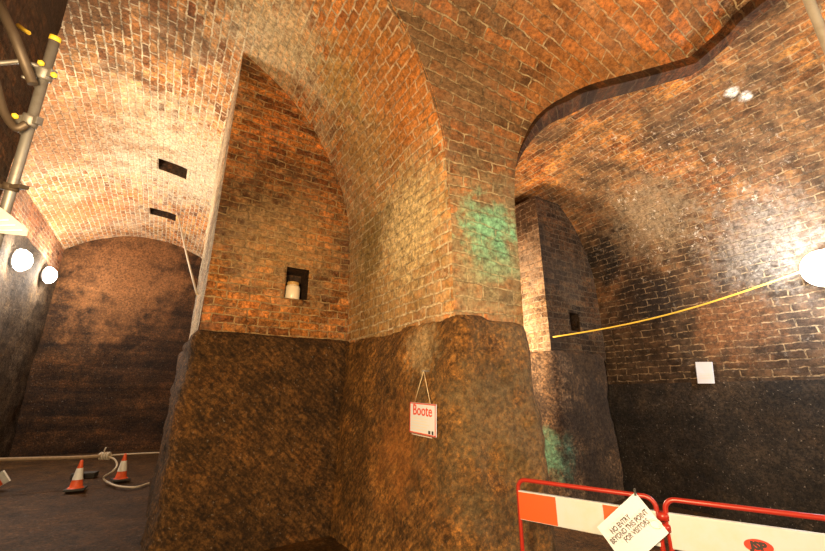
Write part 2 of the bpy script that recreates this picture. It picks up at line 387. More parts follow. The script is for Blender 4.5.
def tube(name, pts, r, mat, parent=None, seg=10, closed=False, radii=None):
    bm = bmesh.new(); tube_bm(bm, pts, r, seg, closed, radii); return from_bm(name, bm, mat, parent)
def spline(pts, n=8):
    P = [Vector(p) for p in pts]; P = [P[0]*2-P[1]]+P+[P[-1]*2-P[-2]]; out = []
    for i in range(1, len(P)-2):
        for k in range(n):
            t = k/n; a, b, c, d = P[i-1:i+3]
            out.append(.5*((2*b)+(c-a)*t+(2*a-5*b+4*c-d)*t*t+(3*b-a-3*c+d)*t**3))
    out.append(P[-2]); return out
def lathe_bm(bm, prof, c, seg=28, Z=Vector((0, 0, 1))):
    X = Z.orthogonal().normalized(); Y = Z.cross(X); R = []
    for r, z in prof: R.append([bm.verts.new(c+Z*z+(X*math.cos(2*math.pi*k/seg)+Y*math.sin(2*math.pi*k/seg))*max(r, 1e-4)) for k in range(seg)])
    for i in range(len(R)-1):
        for k in range(seg):
            f = bm.faces.new([R[i][k], R[i][(k+1) % seg], R[i+1][(k+1) % seg], R[i+1][k]]); f.smooth = True
def lettering(name, txt, size, org, X, Y, mat, parent, align='CENTER', thick=.001, bold=0.0, shear=0, xs=1.0):
    cu = bpy.data.curves.new(name, 'FONT'); cu.body = txt; cu.size = size; cu.align_x = align; cu.align_y = 'CENTER'
    cu.extrude = thick; cu.offset = bold; cu.shear = shear; cu.resolution_u = 3
    t = bpy.data.objects.new(name, cu); COL.objects.link(t); bpy.context.view_layer.update()
    dg = bpy.context.evaluated_depsgraph_get()
    me = bpy.data.meshes.new_from_object(t.evaluated_get(dg)); bpy.data.objects.remove(t)
    Zv = X.cross(Y)
    M = Matrix(((X.x*xs, Y.x, Zv.x, org.x), (X.y*xs, Y.y, Zv.y, org.y), (X.z*xs, Y.z, Zv.z, org.z), (0, 0, 0, 1)))
    me.transform((parent.matrix_world.inverted() if parent else Matrix())@M)
    me.materials.clear()
    return link(name, me, mat, parent)

# ------------------------------------------------------------------ setting
UC, ZC, RL = -1.03, 3.6, 3.2          # left barrel vault
UR, ZR, RR = 4.9, 3.5, 2.0            # right barrel vault

# floor
def ffn(x, y): return Vector((x, y, .05*fbm(Vector((x, y, 0)), .5)+.012*fbm(Vector((x, y, 3)), 3)))
o = surf('floor', M_floor, lambda s, t: Vector((s, t, -.02)), lambda s, t: (s, t), frange(-16, 9, .22), frange(-3, 19, .22), amp=.03, fs=.8)
tag(o, 'uneven damp brown earth floor of the tunnel', 'floor', kind='structure')

# recess wall (brick infill under the vault) + its end face
hz = (1.25, 1.56, 2.86, 3.30)
def za(u): return ZC+math.sqrt(max(0, RL*RL-(u-UC)**2))+.06
VA = -5.28
def wfn(s, t): return W(s, VA, 2.25+(za(s)-2.25)*0+t)
holeA = (hz[0], hz[1], hz[2], hz[3], .34)
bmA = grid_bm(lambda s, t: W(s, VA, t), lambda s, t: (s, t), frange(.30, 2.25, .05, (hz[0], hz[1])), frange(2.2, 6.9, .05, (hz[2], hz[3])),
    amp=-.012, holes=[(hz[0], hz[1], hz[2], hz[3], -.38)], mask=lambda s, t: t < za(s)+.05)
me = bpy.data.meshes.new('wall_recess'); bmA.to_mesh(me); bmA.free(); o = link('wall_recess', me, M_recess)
tag(o, 'recessed brick wall with a small niche under the big arch', 'wall', kind='structure')
M_jamb = brick_mat('brick_jamb', [(0, (.35, .22, .13)), (.5, (.5, .36, .22)), (1, (.58, .46, .3))], (.7, .6, .42), pale=.8, soot=.1)
o = surf('wall_recess_end', M_jamb, lambda s, t: W(.30, s, t), lambda s, t: (s, t), frange(-5.28, -7.6, .08), frange(2.2, 6.75, .08))
tag(o, 'pale end face of the recessed brick wall', 'wall', kind='structure')
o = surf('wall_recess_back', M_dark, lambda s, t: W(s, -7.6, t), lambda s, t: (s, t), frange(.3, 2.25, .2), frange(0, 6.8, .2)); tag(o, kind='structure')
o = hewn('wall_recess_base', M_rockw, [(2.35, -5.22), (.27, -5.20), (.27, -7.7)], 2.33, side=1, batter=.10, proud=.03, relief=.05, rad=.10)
tag(o, 'dark hewn sandstone base beneath the recessed brick wall', 'wall', kind='structure')

# left barrel vault
HD = .6
H1 = ((86.3, 75.5), (-9.68, -10.22)); H2 = ((90.0, 78.0), (-12.75, -13.25))
def lv(a, v): r = math.radians(a); return W(UC+RL*math.cos(r), v, ZC+RL*math.sin(r))
# groin line between left vault and the low vault over the camera: (u, v)
GL = [(1.42, -2.77), (1.15, -2.45), (.95, -2.0), (.75, -1.5), (.55, -1.0), (.35, -.4), (.2, 2.0)]
def gl_u(v):
    if v <= -2.77: return 9
    for (u0, v0), (u1, v1) in zip(GL, GL[1:]):
        if v0 <= v <= v1: return u0+(u1-u0)*(v-v0)/(v1-v0)
    return .2
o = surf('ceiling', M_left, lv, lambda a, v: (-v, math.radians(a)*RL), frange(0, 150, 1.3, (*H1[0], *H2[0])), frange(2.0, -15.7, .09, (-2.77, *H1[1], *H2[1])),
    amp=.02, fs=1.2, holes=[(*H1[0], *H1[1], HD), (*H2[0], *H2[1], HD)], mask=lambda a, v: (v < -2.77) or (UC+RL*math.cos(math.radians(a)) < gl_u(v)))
tag(o, 'pale streaked brick barrel vault over the left tunnel', 'ceiling', kind='structure')

# end wall and left wall
o = surf('wall_end', M_rocke, lambda s, t: W(s, -15.5, t), lambda s, t: (s, t), frange(-4.6, 3, .14), frange(-.1, 7, .14), amp=.10, fs=.7, rock=.05)
tag(o, 'dark sandstone end wall under the brick arch', 'wall', kind='structure')
o = surf('wall_left', M_rockl, lambda s, t: W(-3.15, s, t), lambda s, t: (s, t), frange(2, -15.6, .14), frange(-.1, 5.1, .14), amp=.06, fs=.8, rock=.02)
tag(o, 'dark grey sandstone side wall of the left tunnel', 'wall', kind='structure')
M_lwb = brick_mat('brick_left_wall', [(0, (.20, .07, .03)), (.5, (.44, .17, .07)), (1, (.5, .25, .12))], (.6, .42, .28), pale=.5, soot=.4, soot_col=(.12, .06, .03))
o = surf('wall_left_brick', M_lwb, lambda s, t: W(-3.19, s, t), lambda s, t: (s, t), frange(2, -15.6, .15), frange(5.0, 6.1, .1), amp=.01)
tag(o, 'orange brick course above the left side wall', 'wall', kind='structure')
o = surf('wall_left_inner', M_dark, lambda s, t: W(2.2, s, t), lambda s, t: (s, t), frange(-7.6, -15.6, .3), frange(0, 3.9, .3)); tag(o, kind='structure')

# low vault over the camera: rows run from the groin to the right-hand arch ring
def ou(px, py, U): return onu(px, py, U)
LR = [((2.2, -2.77, 2.24), (2.89, -2.62, 2.24)), ((2.2, -2.77, 2.82), (2.9, -2.60, 2.72)), ((2.2, -2.77, 3.3), (2.9, -2.6, 3.15)),
      ((2.17, -2.77, 3.62), (2.9, -2.59, 3.58)),
      ((2.13, -2.77, 4.12), (2.94, -2.57, 4.0)), ((2.05, -2.77, 4.46), ou(521, 145, 3.0)), ((1.85, -2.77, 5.03), ou(533, 121, 3.1)),
      ((1.64, -2.77, 5.38), ou(550, 105, 3.27)), ((1.42, -2.77, 5.66), ou(566, 96, 3.42)), ((1.15, -2.45, 5.95), ou(590, 85, 3.65)),
      ((.95, -2.0, 6.12), ou(640, 71, 4.1)), ((.75, -1.5, 6.26), ou(690, 57, 4.5)), ((.55, -1.0, 6.38), ou(720, 30, 4.55)),
      ((.35, -.6, 6.47), ou(745, 5, 4.5)), ((.28, -.2, 6.5), (4.5, -.1, 5.5)), ((.2, 2.0, 6.56), (4.5, 2.0, 5.5))]
Lc = [Vector(a) for a, b in LR]; Rc = [Vector(b) for a, b in LR]
cum = [0]
for i in range(1, len(LR)): cum.append(cum[-1]+(((Lc[i]+Rc[i])/2-(Lc[i-1]+Rc[i-1])/2).length))
def lerp_curve(C, x, smooth=True):
    x = max(0, min(cum[-1]-1e-6, x)); i = max(k for k in range(len(cum)) if cum[k] <= x); i = min(i, len(cum)-2)
    t = (x-cum[i])/(cum[i+1]-cum[i]); a, b = C[i], C[i+1]; p = C[max(0, i-1)]; n = C[min(len(C)-1, i+2)]
    if i+1 == 11 or i == 11 or not smooth: return a.lerp(b, t)
    return .5*((2*a)+(b-p)*t+(2*p-5*a+4*b-n)*t*t+(3*a-p-3*b+n)*t**3)
def low(s, x):
    a, b = lerp_curve(Lc, x), lerp_curve(Rc, x); p = a.lerp(b, s)
    rise = .30*s*(1-s)*max(0, min(1, (x-cum[5])/1.5))
    return W(p.x, p.y, p.z+rise)
def low_uv(s, x):
    a, b = lerp_curve(Lc, x), lerp_curve(Rc, x); return ((b.x-(1-s)*(b-a).length), x)
i3 = 3
o_low = surf('ceiling_low', M_front, low, low_uv, [-.02]+[i/40 for i in range(41)], frange(cum[i3], cum[-1], .07, cum[i3+1:-1]), amp=-.015, fs=1.2)
tag(o_low, 'orange brown brick vault curving overhead from the central pier', 'ceiling', kind='structure')

# arch ring along the right edge of the low vault
bm = bmesh.new(); uvl = bm.loops.layers.uv.new('UVMap'); rows = []
xs = frange(cum[4], cum[-1], .06); last = Vector((0, 0, -1)); dns = {}
for x in reversed(xs):
    t = (lerp_curve(Rc, x+.02)-lerp_curve(Rc, x-.02)).normalized(); out = Vector((1, 0, 0)); out = (out-t*out.dot(t)).normalized()
    d_ = t.cross(out).normalized(); d_ = -d_ if d_.dot(last) < 0 else d_; dns[x] = last = d_
for x in xs:
    p = lerp_curve(Rc, x); t = (lerp_curve(Rc, x+.02)-lerp_curve(Rc, x-.02)).normalized()
    k = min(1, (x-cum[4])/1.1); h = .125*k+.002; out = Vector((1, 0, 0)); out = (out-t*out.dot(t)).normalized(); dn = dns[x]
    c = [p-dn*.03, p+dn*h, p+dn*h*.7+out*.17*(k+.1), p-dn*.15+out*.19*(k+.1)]
    rows.append([bm.verts.new(W(*q)) for q in c])
for i in range(len(rows)-1):
    for j in range(3):
        f = bm.faces.new([rows[i][j], rows[i+1][j], rows[i+1][j+1], rows[i][j+1]])
        for lp, (a, b) in zip(f.loops, ((i, j), (i+1, j), (i+1, j+1), (i, j+1))): lp[uvl].uv = (xs[a], b*.12+.02)
me = bpy.data.meshes.new('trim_1'); bm.to_mesh(me); bm.free(); o = link('trim_1', me, M_ring)
tag(o, 'dark brick edge of the arch opening to the right hall', 'arch edge', kind='structure')

# right barrel vault + right wall (one continuous bricked surface)
def rg_u(v):
    if v <= -2.6: return 2.9
    R = Rc[4:]
    for a, b in zip(R, R[1:]):
        if a.y <= v <= b.y: return a.x+(b.x-a.x)*(v-a.y)/max(1e-6, b.y-a.y)
    return 4.5
LV = RR*math.pi
def rv(s, v):                        # s = metres up from floor on the right wall, then round the arc to the left
    if s < ZR: return W(UR+RR, v, s)
    a = (s-ZR)/RR
    q = RR*(1+.12*max(0, min(1, (a-1.5)/.7)))
    return W(UR+q*math.cos(a), v, ZR+q*math.sin(a))
def rmask(s, v):
    if s < ZR: return True
    a = (s-ZR)/RR
    us = UR+RR*(1+.12*max(0, min(1, (a-1.5)/.7)))*math.cos(a)
    if us < 2.96: return False
    return us > rg_u(v)-.005 or v < -2.75
o = surf('ceiling_right', M_right, rv, lambda s, v: (-v, s), frange(1.72, ZR+LV, .07), frange(2.5, -8, .08), amp=.025, fs=1.0, mask=rmask)
tag(o, 'tall brick side wall curving into the vault of the right hall', 'wall', kind='structure')
o.name = 'wall_right'
M_rockr = rock_mat('sandstone_right', [(.30, (.016, .012, .009)), (.5, (.035, .026, .018)), (.68, (.08, .055, .036))], strata=True, streak_amt=.3, speck=.35)
o = surf('wall_right_base', M_rockr, lambda s, v: W(6.88, v, s), lambda s, v: (-v, s), frange(-.1, 1.78, .07), frange(2.5, -8, .09), amp=.03, fs=1.2, rock=.03)
tag(o, 'black stained rock base of the right wall', 'wall', kind='structure')
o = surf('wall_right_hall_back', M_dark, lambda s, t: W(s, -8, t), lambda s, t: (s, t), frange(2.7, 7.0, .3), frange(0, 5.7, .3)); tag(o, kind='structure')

# ------------------------------------------------------------------ central pier
cp = empty('brick_pier', W(2.6, -3.5, 0), 'large central brick pier standing on a hewn sandstone base, sign hanging on it', 'pillar')
def shaft(s, t):
    return W(2.2, -5.35+s, t) if s < 2.58 else W(2.2+(s-2.58), -2.77, t)
b1 = grid_bm(lambda s, t: W(2.19-.02*max(0, (t-2.62)), s, t), lambda s, t: (-s, t-3.6), frange(-5.32, -2.77, .06), frange(2.2, 3.62, .06), amp=-.004)
me = bpy.data.meshes.new('brick_shaft'); bmesh.ops.transform(b1, matrix=cp.matrix_world.inverted(), verts=b1.verts); b1.to_mesh(me); b1.free()
link('brick_side', me, M_left, cp)
surf('brick_face', M_front, low, low_uv, [-.03]+[i/14 for i in range(15)], frange(cum[0], cum[3], .06, cum[1:3]), amp=-.004, fs=1.2, parent=cp)
surf('brick_back', M_pier, lambda s, t: W(2.895, s, t), lambda s, t: (s, t), frange(-2.6, -7.9, .15), frange(2.2, 3.6, .1), parent=cp)
hewn('rock_base', M_rock, [(2.17, -5.45), (2.17, -2.74), (2.93, -2.60), (2.93, -7.9)], 2.30, side=-1, batter=.11, proud=.03, relief=.045, parent=cp, rad=.12,
     ledge=lambda L: -.03 if L > 3 else .0)

# second pier
sp_ = empty('brick_pier', W(6.1, -4.6, 0), 'narrower brick pier on a rock base between the central pier and the dark right wall', 'pillar')
hp = (5.99, 6.25, 2.68, 3.0)
def z2(u): return ZR+math.sqrt(max(0, RR*RR-(u-UR)**2))+.08
M_far_shade = brick_mat('brick_second_shaded', [(0, (.03, .018, .010)), (.5, (.07, .038, .018)), (1, (.12, .065, .03))], (.13, .09, .05), pale=.3, pale_col=(.4, .3, .2), soot=.8, soot_col=(.02, .013, .01))  # front brick darkened: shade painted in beside the paler side
surf('brick_face', M_far_shade, lambda s, t: W(s, -4.32, t), lambda s, t: (s, t), frange(5.4, 6.95, .05, hp[:2]), frange(2.2, 5.15, .05, hp[2:]), amp=-.012,
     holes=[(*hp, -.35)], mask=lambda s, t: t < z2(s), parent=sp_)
surf('brick_side', M_far, lambda s, t: W(5.4, s, t), lambda s, t: (s, t), frange(-7.9, -4.32, .07), frange(2.2, 5.16, .07), amp=-.006, parent=sp_)
surf('brick_top', M_far_shade, lambda s, t: W(s, t, 5.15), lambda s, t: (s, t), frange(5.4, 6.1, .1), frange(-7.9, -4.33, .1), amp=.005, parent=sp_)
hewn('rock_base', M_rockf, [(5.36, -7.9), (5.36, -4.28), (6.72, -4.28), (6.72, -4.5)], 2.3, side=-1, batter=.06, proud=.05, relief=.035, parent=sp_)

# dark pier close on the left, behind the scaffold
dp = empty('brick_pier', W(-2.2, -3.6, 0), 'shadowy dark brick pier behind the scaffold tubes at upper left', 'pillar')
bx = [(-1.32, -4.15), (-1.32, -2.9), (-3.2, -2.9), (-3.2, -4.15)]
bm = bmesh.new(); uvl = bm.loops.layers.uv.new('UVMap'); LL = 0
for k in range(4):
    a, b = Vector(bx[k]), Vector(bx[(k+1) % 4]); d = (b-a).length; n = max(1, int(d/.1))
    prev = None
    for i in range(n+1):
        q = a.lerp(b, i/n); colm = []
        for j in range(68):
            z = j*.1; w = W(q.x, q.y, z); colm.append((bm.verts.new(w+Vector((1, 1, 0))*.012*fbm(w, 2)), (LL+d*i/n, z)))
        if prev:
            for j in range(67):
                f = bm.faces.new([prev[j][0], colm[j][0], colm[j+1][0], prev[j+1][0]])
                for lp, s in zip(f.loops, (prev[j], colm[j], colm[j+1], prev[j+1])): lp[uvl].uv = s[1]
        prev = colm
    LL += d
me = bpy.data.meshes.new('brick_shaft'); bmesh.ops.transform(bm, matrix=dp.matrix_world.inverted(), verts=bm.verts); bm.to_mesh(me); bm.free()
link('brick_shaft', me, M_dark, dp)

# ------------------------------------------------------------------ jar in the niche
c = W(1.385, -5.42, 2.868)
j = empty('stoneware_jar', c, 'cream stoneware jar with tan rim standing in the wall niche', 'jar')
bm = bmesh.new(); k = .10
lathe_bm(bm, [(0, 0), (.095, 0), (.103, .015), (.103, .17), (.095, .195), (.075, .21), (.072, .215)], c)
from_bm('jar_body', bm, M_jar, j, True)
bm = bmesh.new(); lathe_bm(bm, [(.072, .213), (.084, .22), (.086, .25), (.078, .256), (.066, .25), (.064, .2), (0, .19)], c)
from_bm('jar_rim', bm, M_jartop, j, True)

# ------------------------------------------------------------------ hanging sign on the pier
from mathutils.bvhtree import BVHTree
_rb = next(o for o in cp.children if o.name.startswith('rock_base'))
_bv = BVHTree.FromPolygons([cp.matrix_world @ v.co for v in _rb.data.vertices], [list(p.vertices) for p in _rb.data.polygons])
def rock_u(px, py):
    r = ray(px, py); h = _bv.ray_cast(Vector((0, 0, EYE)), r.normalized())[0]
    return h.x*CA+h.y*SA if h else 2.1
UF = min(rock_u(px, py) for px in (408, 416, 424, 432, 439) for py in (370, 385, 400, 412, 424, 436))-.015
def sg(px, py): return W(*onu(px, py, UF))
c4 = [sg(410.5, 401.5), sg(436.5, 405), sg(436, 437), sg(410, 432.5)]
cen = sum(c4, Vector())/4
s = empty('hanging_sign', cen, 'square white sign with red border and red heading hanging on the central pier', 'sign')
Xs = ((c4[1]-c4[0])+(c4[2]-c4[3])).normalized(); Ys = ((c4[0]-c4[3])+(c4[1]-c4[2])); Ys = (Ys-Xs*Ys.dot(Xs)).normalized(); Ns = Xs.cross(Ys)
if Ns.dot(Vector((0, 0, EYE))-cen) < 0: Ns = -Ns
hw = ((c4[1]-c4[0]).length+(c4[2]-c4[3]).length)/4; hh = ((c4[0]-c4[3]).length+(c4[1]-c4[2]).length)/4
bm = bmesh.new(); box_bm(bm, cen, Xs, Ys, Ns, hw, hh, .005, .002); from_bm('board', bm, M_paper, s)
bm = bmesh.new()
for sx, sy, a, b in ((0, 1, hw, .005), (0, -1, hw, .005), (1, 0, .005, hh), (-1, 0, .005, hh)):
    box_bm(bm, cen+Xs*sx*(hw-.007)+Ys*sy*(hh-.007)+Ns*.005, Xs, Ys, Ns, a, b, .002)
from_bm('border', bm, M_redink, s)
lettering('heading', 'Boote', .132, cen+Ys*hh*.50+Ns*.0065, Xs, Ys, M_redink, s, bold=.0018, xs=hw*2*.86/.375)
bm = bmesh.new()
for i in range(7):
    y = -.0-i*.024
    L = random.uniform(.55, .8)*hw
    box_bm(bm, cen+Ys*y+Xs*(-hw*.80+L)+Ns*.006, Xs, Ys, Ns, L, .0035, .0006)
from_bm('small_print', bm, M_greyink, s)
bm = bmesh.new(); box_bm(bm, cen-Ys*hh*.78+Xs*hw*.55+Ns*.006, Xs, Ys, Ns, .015, .013, .001)
from_bm('emblem', bm, M_ink, s)
bm = bmesh.new(); box_bm(bm, cen-Ys*hh*.78+Xs*hw*.78+Ns*.006, Xs, Ys, Ns, .012, .015, .001); from_bm('emblem', bm, M_ink, s)
nail = sg(424.5, 371)
tube('string', [cen+Xs*(-hw*.6)+Ys*hh+Ns*.006, nail+Ns*.01], .0035, M_string, s, 6)
tube('string', [cen+Xs*(hw*.62)+Ys*hh+Ns*.006, nail+Ns*.01], .0035, M_string, s, 6)
nl = tube('wall_nail', [nail-Ns*.22, nail+Ns*.03], .006, M_steel, None, 8); tag(nl, 'small nail in the central pier holding the sign string', 'nail')

# notice on right wall
c4 = [W(*onu(px, py, 6.86)) for px, py in ((695.5, 362), (712.5, 362), (715, 383.5), (698, 383.5))]
cen = sum(c4, Vector())/4; Nn = W(-1, 0, 0)
bm = bmesh.new(); fr = [bm.verts.new(p+Nn*.006*(1 if i != 1 else 4)) for i, p in enumerate(c4)]; bk = [bm.verts.new(p+Nn*.002) for p in c4]
bm.faces.new(fr); bm.faces.new(bk[::-1])
for i in range(4): bm.faces.new([fr[i], bk[i], bk[(i+1) % 4], fr[(i+1) % 4]])
s = empty('wall_notice', cen, 'white paper notice pinned to the dark right wall', 'notice'); from_bm('sheet', bm, M_paper, s)
Xn = (c4[1]-c4[0]).normalized(); Yn = (c4[0]-c4[3]).normalized(); bm = bmesh.new()
for i in range(4): box_bm(bm, cen+Yn*(-.02-i*.022)+Nn*.013+Xn*random.uniform(-.01, .01), Xn, Yn, Nn, .075, .003, .0008)
from_bm('faint_print', bm, M_greyink, s)

# ------------------------------------------------------------------ barriers
gA, gB = Vector((2.38, -2.35)), Vector((2.70, -1.48)); gC = gB+(Vector((3.02, -.76))-gB).normalized()*.95
def gate(a, b, label, red_blocks, logo):
    pa, pb = W(a.x, a.y, 0), W(b.x, b.y, 0); X = (pb-pa).normalized(); L = (pb-pa).length; Z = Vector((0, 0, 1)); N = Z.cross(X)
    if N.dot(Vector((0, 0, 0))-pa) < 0: N = -N
    g_ = empty('folding_barrier', pa, label, 'barrier', 'red and white folding barrier panels')
    r = .06; pts = []
    def q(s, z): return pa+X*s+Z*z
    m = .018
    pts = [q(m, .03), q(m, .5), q(m, .995-r)]+[q(m+r-r*math.cos(t), .995-r+r*math.sin(t)) for t in [math.pi/2*i/8 for i in range(1, 9)]]
    pts += [q(L-m-r+r*math.sin(t), .995-r+r*math.cos(t)) for t in [math.pi/2*i/8 for i in range(0, 9)]]+[q(L-m, .5), q(L-m, .03)]
    tube('tube_frame', pts, .0145, M_red, g_, 12)
    tube('cross_rail', [q(m, .22), q(L-m, .22)], .012, M_red, g_)
    for s_ in (m, L-m): tube('foot', [q(s_, .0)-N*.2, q(s_, .0)+N*.2], .014, M_red, g_)
    bm = bmesh.new(); box_bm(bm, q(L/2, .828), X, Z, N, L/2-.022, .094, .016, .006); pl = from_bm('plank', bm, M_plank, g_)
    for s0, s1 in red_blocks:
        bm = bmesh.new(); box_bm(bm, q((s0+s1)/2, .827)+N*.0165, X, Z, N, (s1-s0)/2, .088, .0012); o = from_bm('reflective_block', bm, M_orange, g_)
        o.parent = pl
    if logo:
        bm = bmesh.new(); c = q(logo, .822)+N*.017
        vs = [bm.verts.new(c+X*.062*math.cos(t)+Z*.033*math.sin(t)+N*.0012) for t in [2*math.pi*i/32 for i in range(32)]]; bm.faces.new(vs)
        r_ = bmesh.ops.extrude_face_region(bm, geom=bm.faces[:]); bmesh.ops.translate(bm, vec=-N*.002, verts=[v for v in r_['geom'] if isinstance(v, bmesh.types.BMVert)])
        o = from_bm('oval_badge', bm, M_logo, g_); o.parent = pl
        Xl = X if X.cross(Z).dot(N) > 0 else -X
        o = lettering('badge_lettering', 'JSP', .050, c+N*.002, Xl, Z, M_ink, g_, bold=.0035, xs=1.1); o.parent = pl
    return g_, q, X, Z, N, L
g1, q1, X1, Z1, N1, L1 = gate(gA, gB, 'left folding barrier panel with two orange blocks, its end against the central pier', [(.024, .297), (.603, .78)], None)
g2, q2, X2, Z2, N2, L2 = gate(gB+Vector((.004, .011)), gC, 'right folding barrier panel, its white plank carrying an oval red badge', [], .425)
# hinge collars joining the two
bm = bmesh.new()
for z in (.90, .84): lathe_bm(bm, [(.0, -.02), (.034, -.02), (.036, 0), (.034, .02), (0, .02)], q1(L1, z)+X1*.012, 16)
h = from_bm('hinge_clip', bm, M_red, None, True); tag(h, 'red hinge clips joining the two barrier panels', 'clip')

# note hung on the barrier
def onplane(px, py):
    r = ray(px, py); o = Vector((0, 0, EYE)); p0 = q1(0, 0)+N1*.035; t = (p0-o).dot(N1)/r.dot(N1); return o+r*t
n0, n1, n2 = onplane(635, 492), onplane(597, 527), onplane(669, 533)
n3 = n1+(n2-n0)
s = empty('paper_note', n0, 'white square note hung cornerwise on the barrier, warning visitors off', 'note')
bm = bmesh.new(); K = 8; top = []; bot = []
for i in range(K+1):
    a = []; b = []
    for k in range(K+1):
        p = n1.lerp(n0, i/K)+(n3-n1)*(k/K); p = p+N1*(.012*math.sin(math.pi*i/K)*k/K)
        a.append(bm.verts.new(p+N1*.001)); b.append(bm.verts.new(p-N1*.001))
    top.append(a); bot.append(b)
for i in range(K):
    for k in range(K):
        bm.faces.new([top[i][k], top[i+1][k], top[i+1][k+1], top[i][k+1]]); bm.faces.new([bot[i][k], bot[i][k+1], bot[i+1][k+1], bot[i+1][k]])
for i in range(K):
    for R_, S_ in ((top, bot),):
        bm.faces.new([top[i][0], bot[i][0], bot[i+1][0], top[i+1][0]]); bm.faces.new([top[i][K], top[i+1][K], bot[i+1][K], bot[i][K]])
        bm.faces.new([top[0][i], top[0][i+1], bot[0][i+1], bot[0][i]]); bm.faces.new([top[K][i], bot[K][i], bot[K][i+1], top[K][i+1]])
from_bm('sheet', bm, M_paper, s)
Xp = (n0-n1).normalized(); Yp = (n0-n2); Yp = (Yp-Xp*Yp.dot(Xp)).normalized(); wN = (n0-n1).length; hN = (n2-n0).length
for i, (txt, f, ox) in enumerate((('NO ENTRY', .27, -.03), ('BEYOND THIS POINT', .42, .004), ('FOR VISITORS', .57, .03))):
    p = n1.lerp(n0, .5)+(n3-n1)*f+N1*.019+Xp*ox
    bb = onplane(0, 0)
    lettering('lettering', txt, .040, p, Xp, Yp, M_ink2, s, bold=0, xs=.80)
bm = bmesh.new(); box_bm(bm, n0+N1*.0-Vector((0, 0, .0)), X1, Z1, N1, .006, .02, .01, .002); from_bm('clip', bm, M_rubber, s)
# white cable tie loop at the hinge
cl = q1(L1-.03, .86)+N1*.04
t_ = tube('cable_tie', [cl+(X1*math.cos(a)*.03+Z1*math.sin(a)*.022) for a in [2*math.pi*i/16 for i in range(16)]], .006, M_white, None, 8, True)
tag(t_, 'small white tie looped beside the note at the barrier hinge', 'tie')

# ------------------------------------------------------------------ cones
def cone(loc, label, rz, scale=1):
    e = empty('traffic_cone', loc, label, 'traffic cone', 'traffic cones on the tunnel floor')
    bm = bmesh.new(); X = Vector((math.cos(rz), math.sin(rz), 0)); Y = Vector((-X.y, X.x, 0)); Z = Vector((0, 0, 1))
    box_bm(bm, loc+Z*.018, X, Y, Z, .17*scale, .17*scale, .018, .008); from_bm('base_plate', bm, M_rubber, e)
    H = .56*scale; r0, r1 = .125*scale, .028*scale
    R = lambda z: r0+(r1-r0)*z/H
    bm = bmesh.new(); lathe_bm(bm, [(r0+.02, .034), (r0+.005, .045)]+[(R(z), z) for z in (.06, .2, .4, H)]+[(r1*.7, H+.012), (.012, H+.012), (.012, H-.05)], loc)
    from_bm('cone_body', bm, M_cone, e, True)
    bm = bmesh.new(); lathe_bm(bm, [(R(.20*scale)+.004, .20*scale), (R(.42*scale)+.004, .42*scale)], loc)
    from_bm('reflective_band', bm, M_white, e, True)
    return e
cone(W(-.97, -9.63, .0), 'orange traffic cone with white band on black base, left of the pair', .5, .84)
cone(W(-.36, -10.2, .0), 'traffic cone right of the pair, nearer the pier, its foot crossed by the pale rope', .8, .84)
# board end at the far left
bc = W(-2.13, -10.4, .17)
e = empty('barrier_board', bc, 'red and white board end lying tilted on the floor at the left edge', 'board')
Xb = (at(8, 482, 9)-at(-14, 494, 9)).normalized(); Nb = (Vector((0, 0, EYE))-bc).normalized(); Nb = (Nb-Xb*Nb.dot(Xb)).normalized(); Yb = Nb.cross(Xb)
bm = bmesh.new(); box_bm(bm, bc-Xb*.30, Xb, Yb, Nb, .42, .11, .015, .004); from_bm('board', bm, M_white, e)
for k in range(2):
    bm = bmesh.new(); box_bm(bm, bc-Xb*(.09+k*.34)+Nb*.016, Xb, Yb, Nb, .085, .105, .002); from_bm('red_stripe', bm, M_cone, e)
bm = bmesh.new(); box_bm(bm, W(-1.0, -10.9, .05), W(1, .2, 0).normalized(), W(-.2, 1, 0).normalized(), Vector((0, 0, 1)), .2, .12, .05, .01)
o = from_bm('floor_block', bm, M_rubber); tag(o, 'dark flat block lying on the floor behind the left cone', 'block')

# ropes
p = [W(-3.2, -10.2, .57), W(-2.2, -10.2, .53), W(-1.5, -10.2, .5), W(-.72, -10.2, .49)]
r1 = [W(*onv(x, y, -10.2)) for x, y in ((-60, 460.5), (0, 459.5), (40, 458.5), (75, 457.5), (102, 456))]
r2 = [W(*onv(x, y, -10.2)) for x, y in ((108, 455.5), (130, 454), (155, 452.8), (200, 451))]
e = empty('barrier_rope', r1[2], 'long taut brown rope strung across the left tunnel behind the cones', 'rope')
tube('taut_rope', spline(r1), .030, M_rope, e)
tube('thin_rope', spline(r2), .013, M_ropew, e)
kn = W(*onv(105, 456, -10.2)); bm = bmesh.new()
for a in range(4):
    tube_bm(bm, [kn+Vector((.05*(a-1.5), 0, 0))+Vector((0, math.cos(t)*.05, math.sin(t)*.055)) for t in [2*math.pi*i/12 for i in range(12)]], .02, 8, True)
tube_bm(bm, [kn, kn+Vector((-.02, -.02, .1)), kn+Vector((0, -.02, .16))], .012, 8)
from_bm('knot', bm, M_ropew, e)
def fl(px, py, z=.03):
    r = ray(px, py); t = (z-EYE)/r.z; return Vector((0, 0, EYE))+r*t
lp = [kn, W(*onv(114, 459, -10.1)), W(*onv(117, 465, -10.0)), W(*onv(113, 471, -9.9)), fl(104, 477, .09), fl(106, 481), fl(114, 485), fl(124, 487), fl(137, 487), fl(150, 483), fl(170, 479)]
o = tube('loose_rope', spline(lp), .017, M_ropew); tag(o, 'pale loose rope end hanging from the knot and curling over the floor', 'rope')

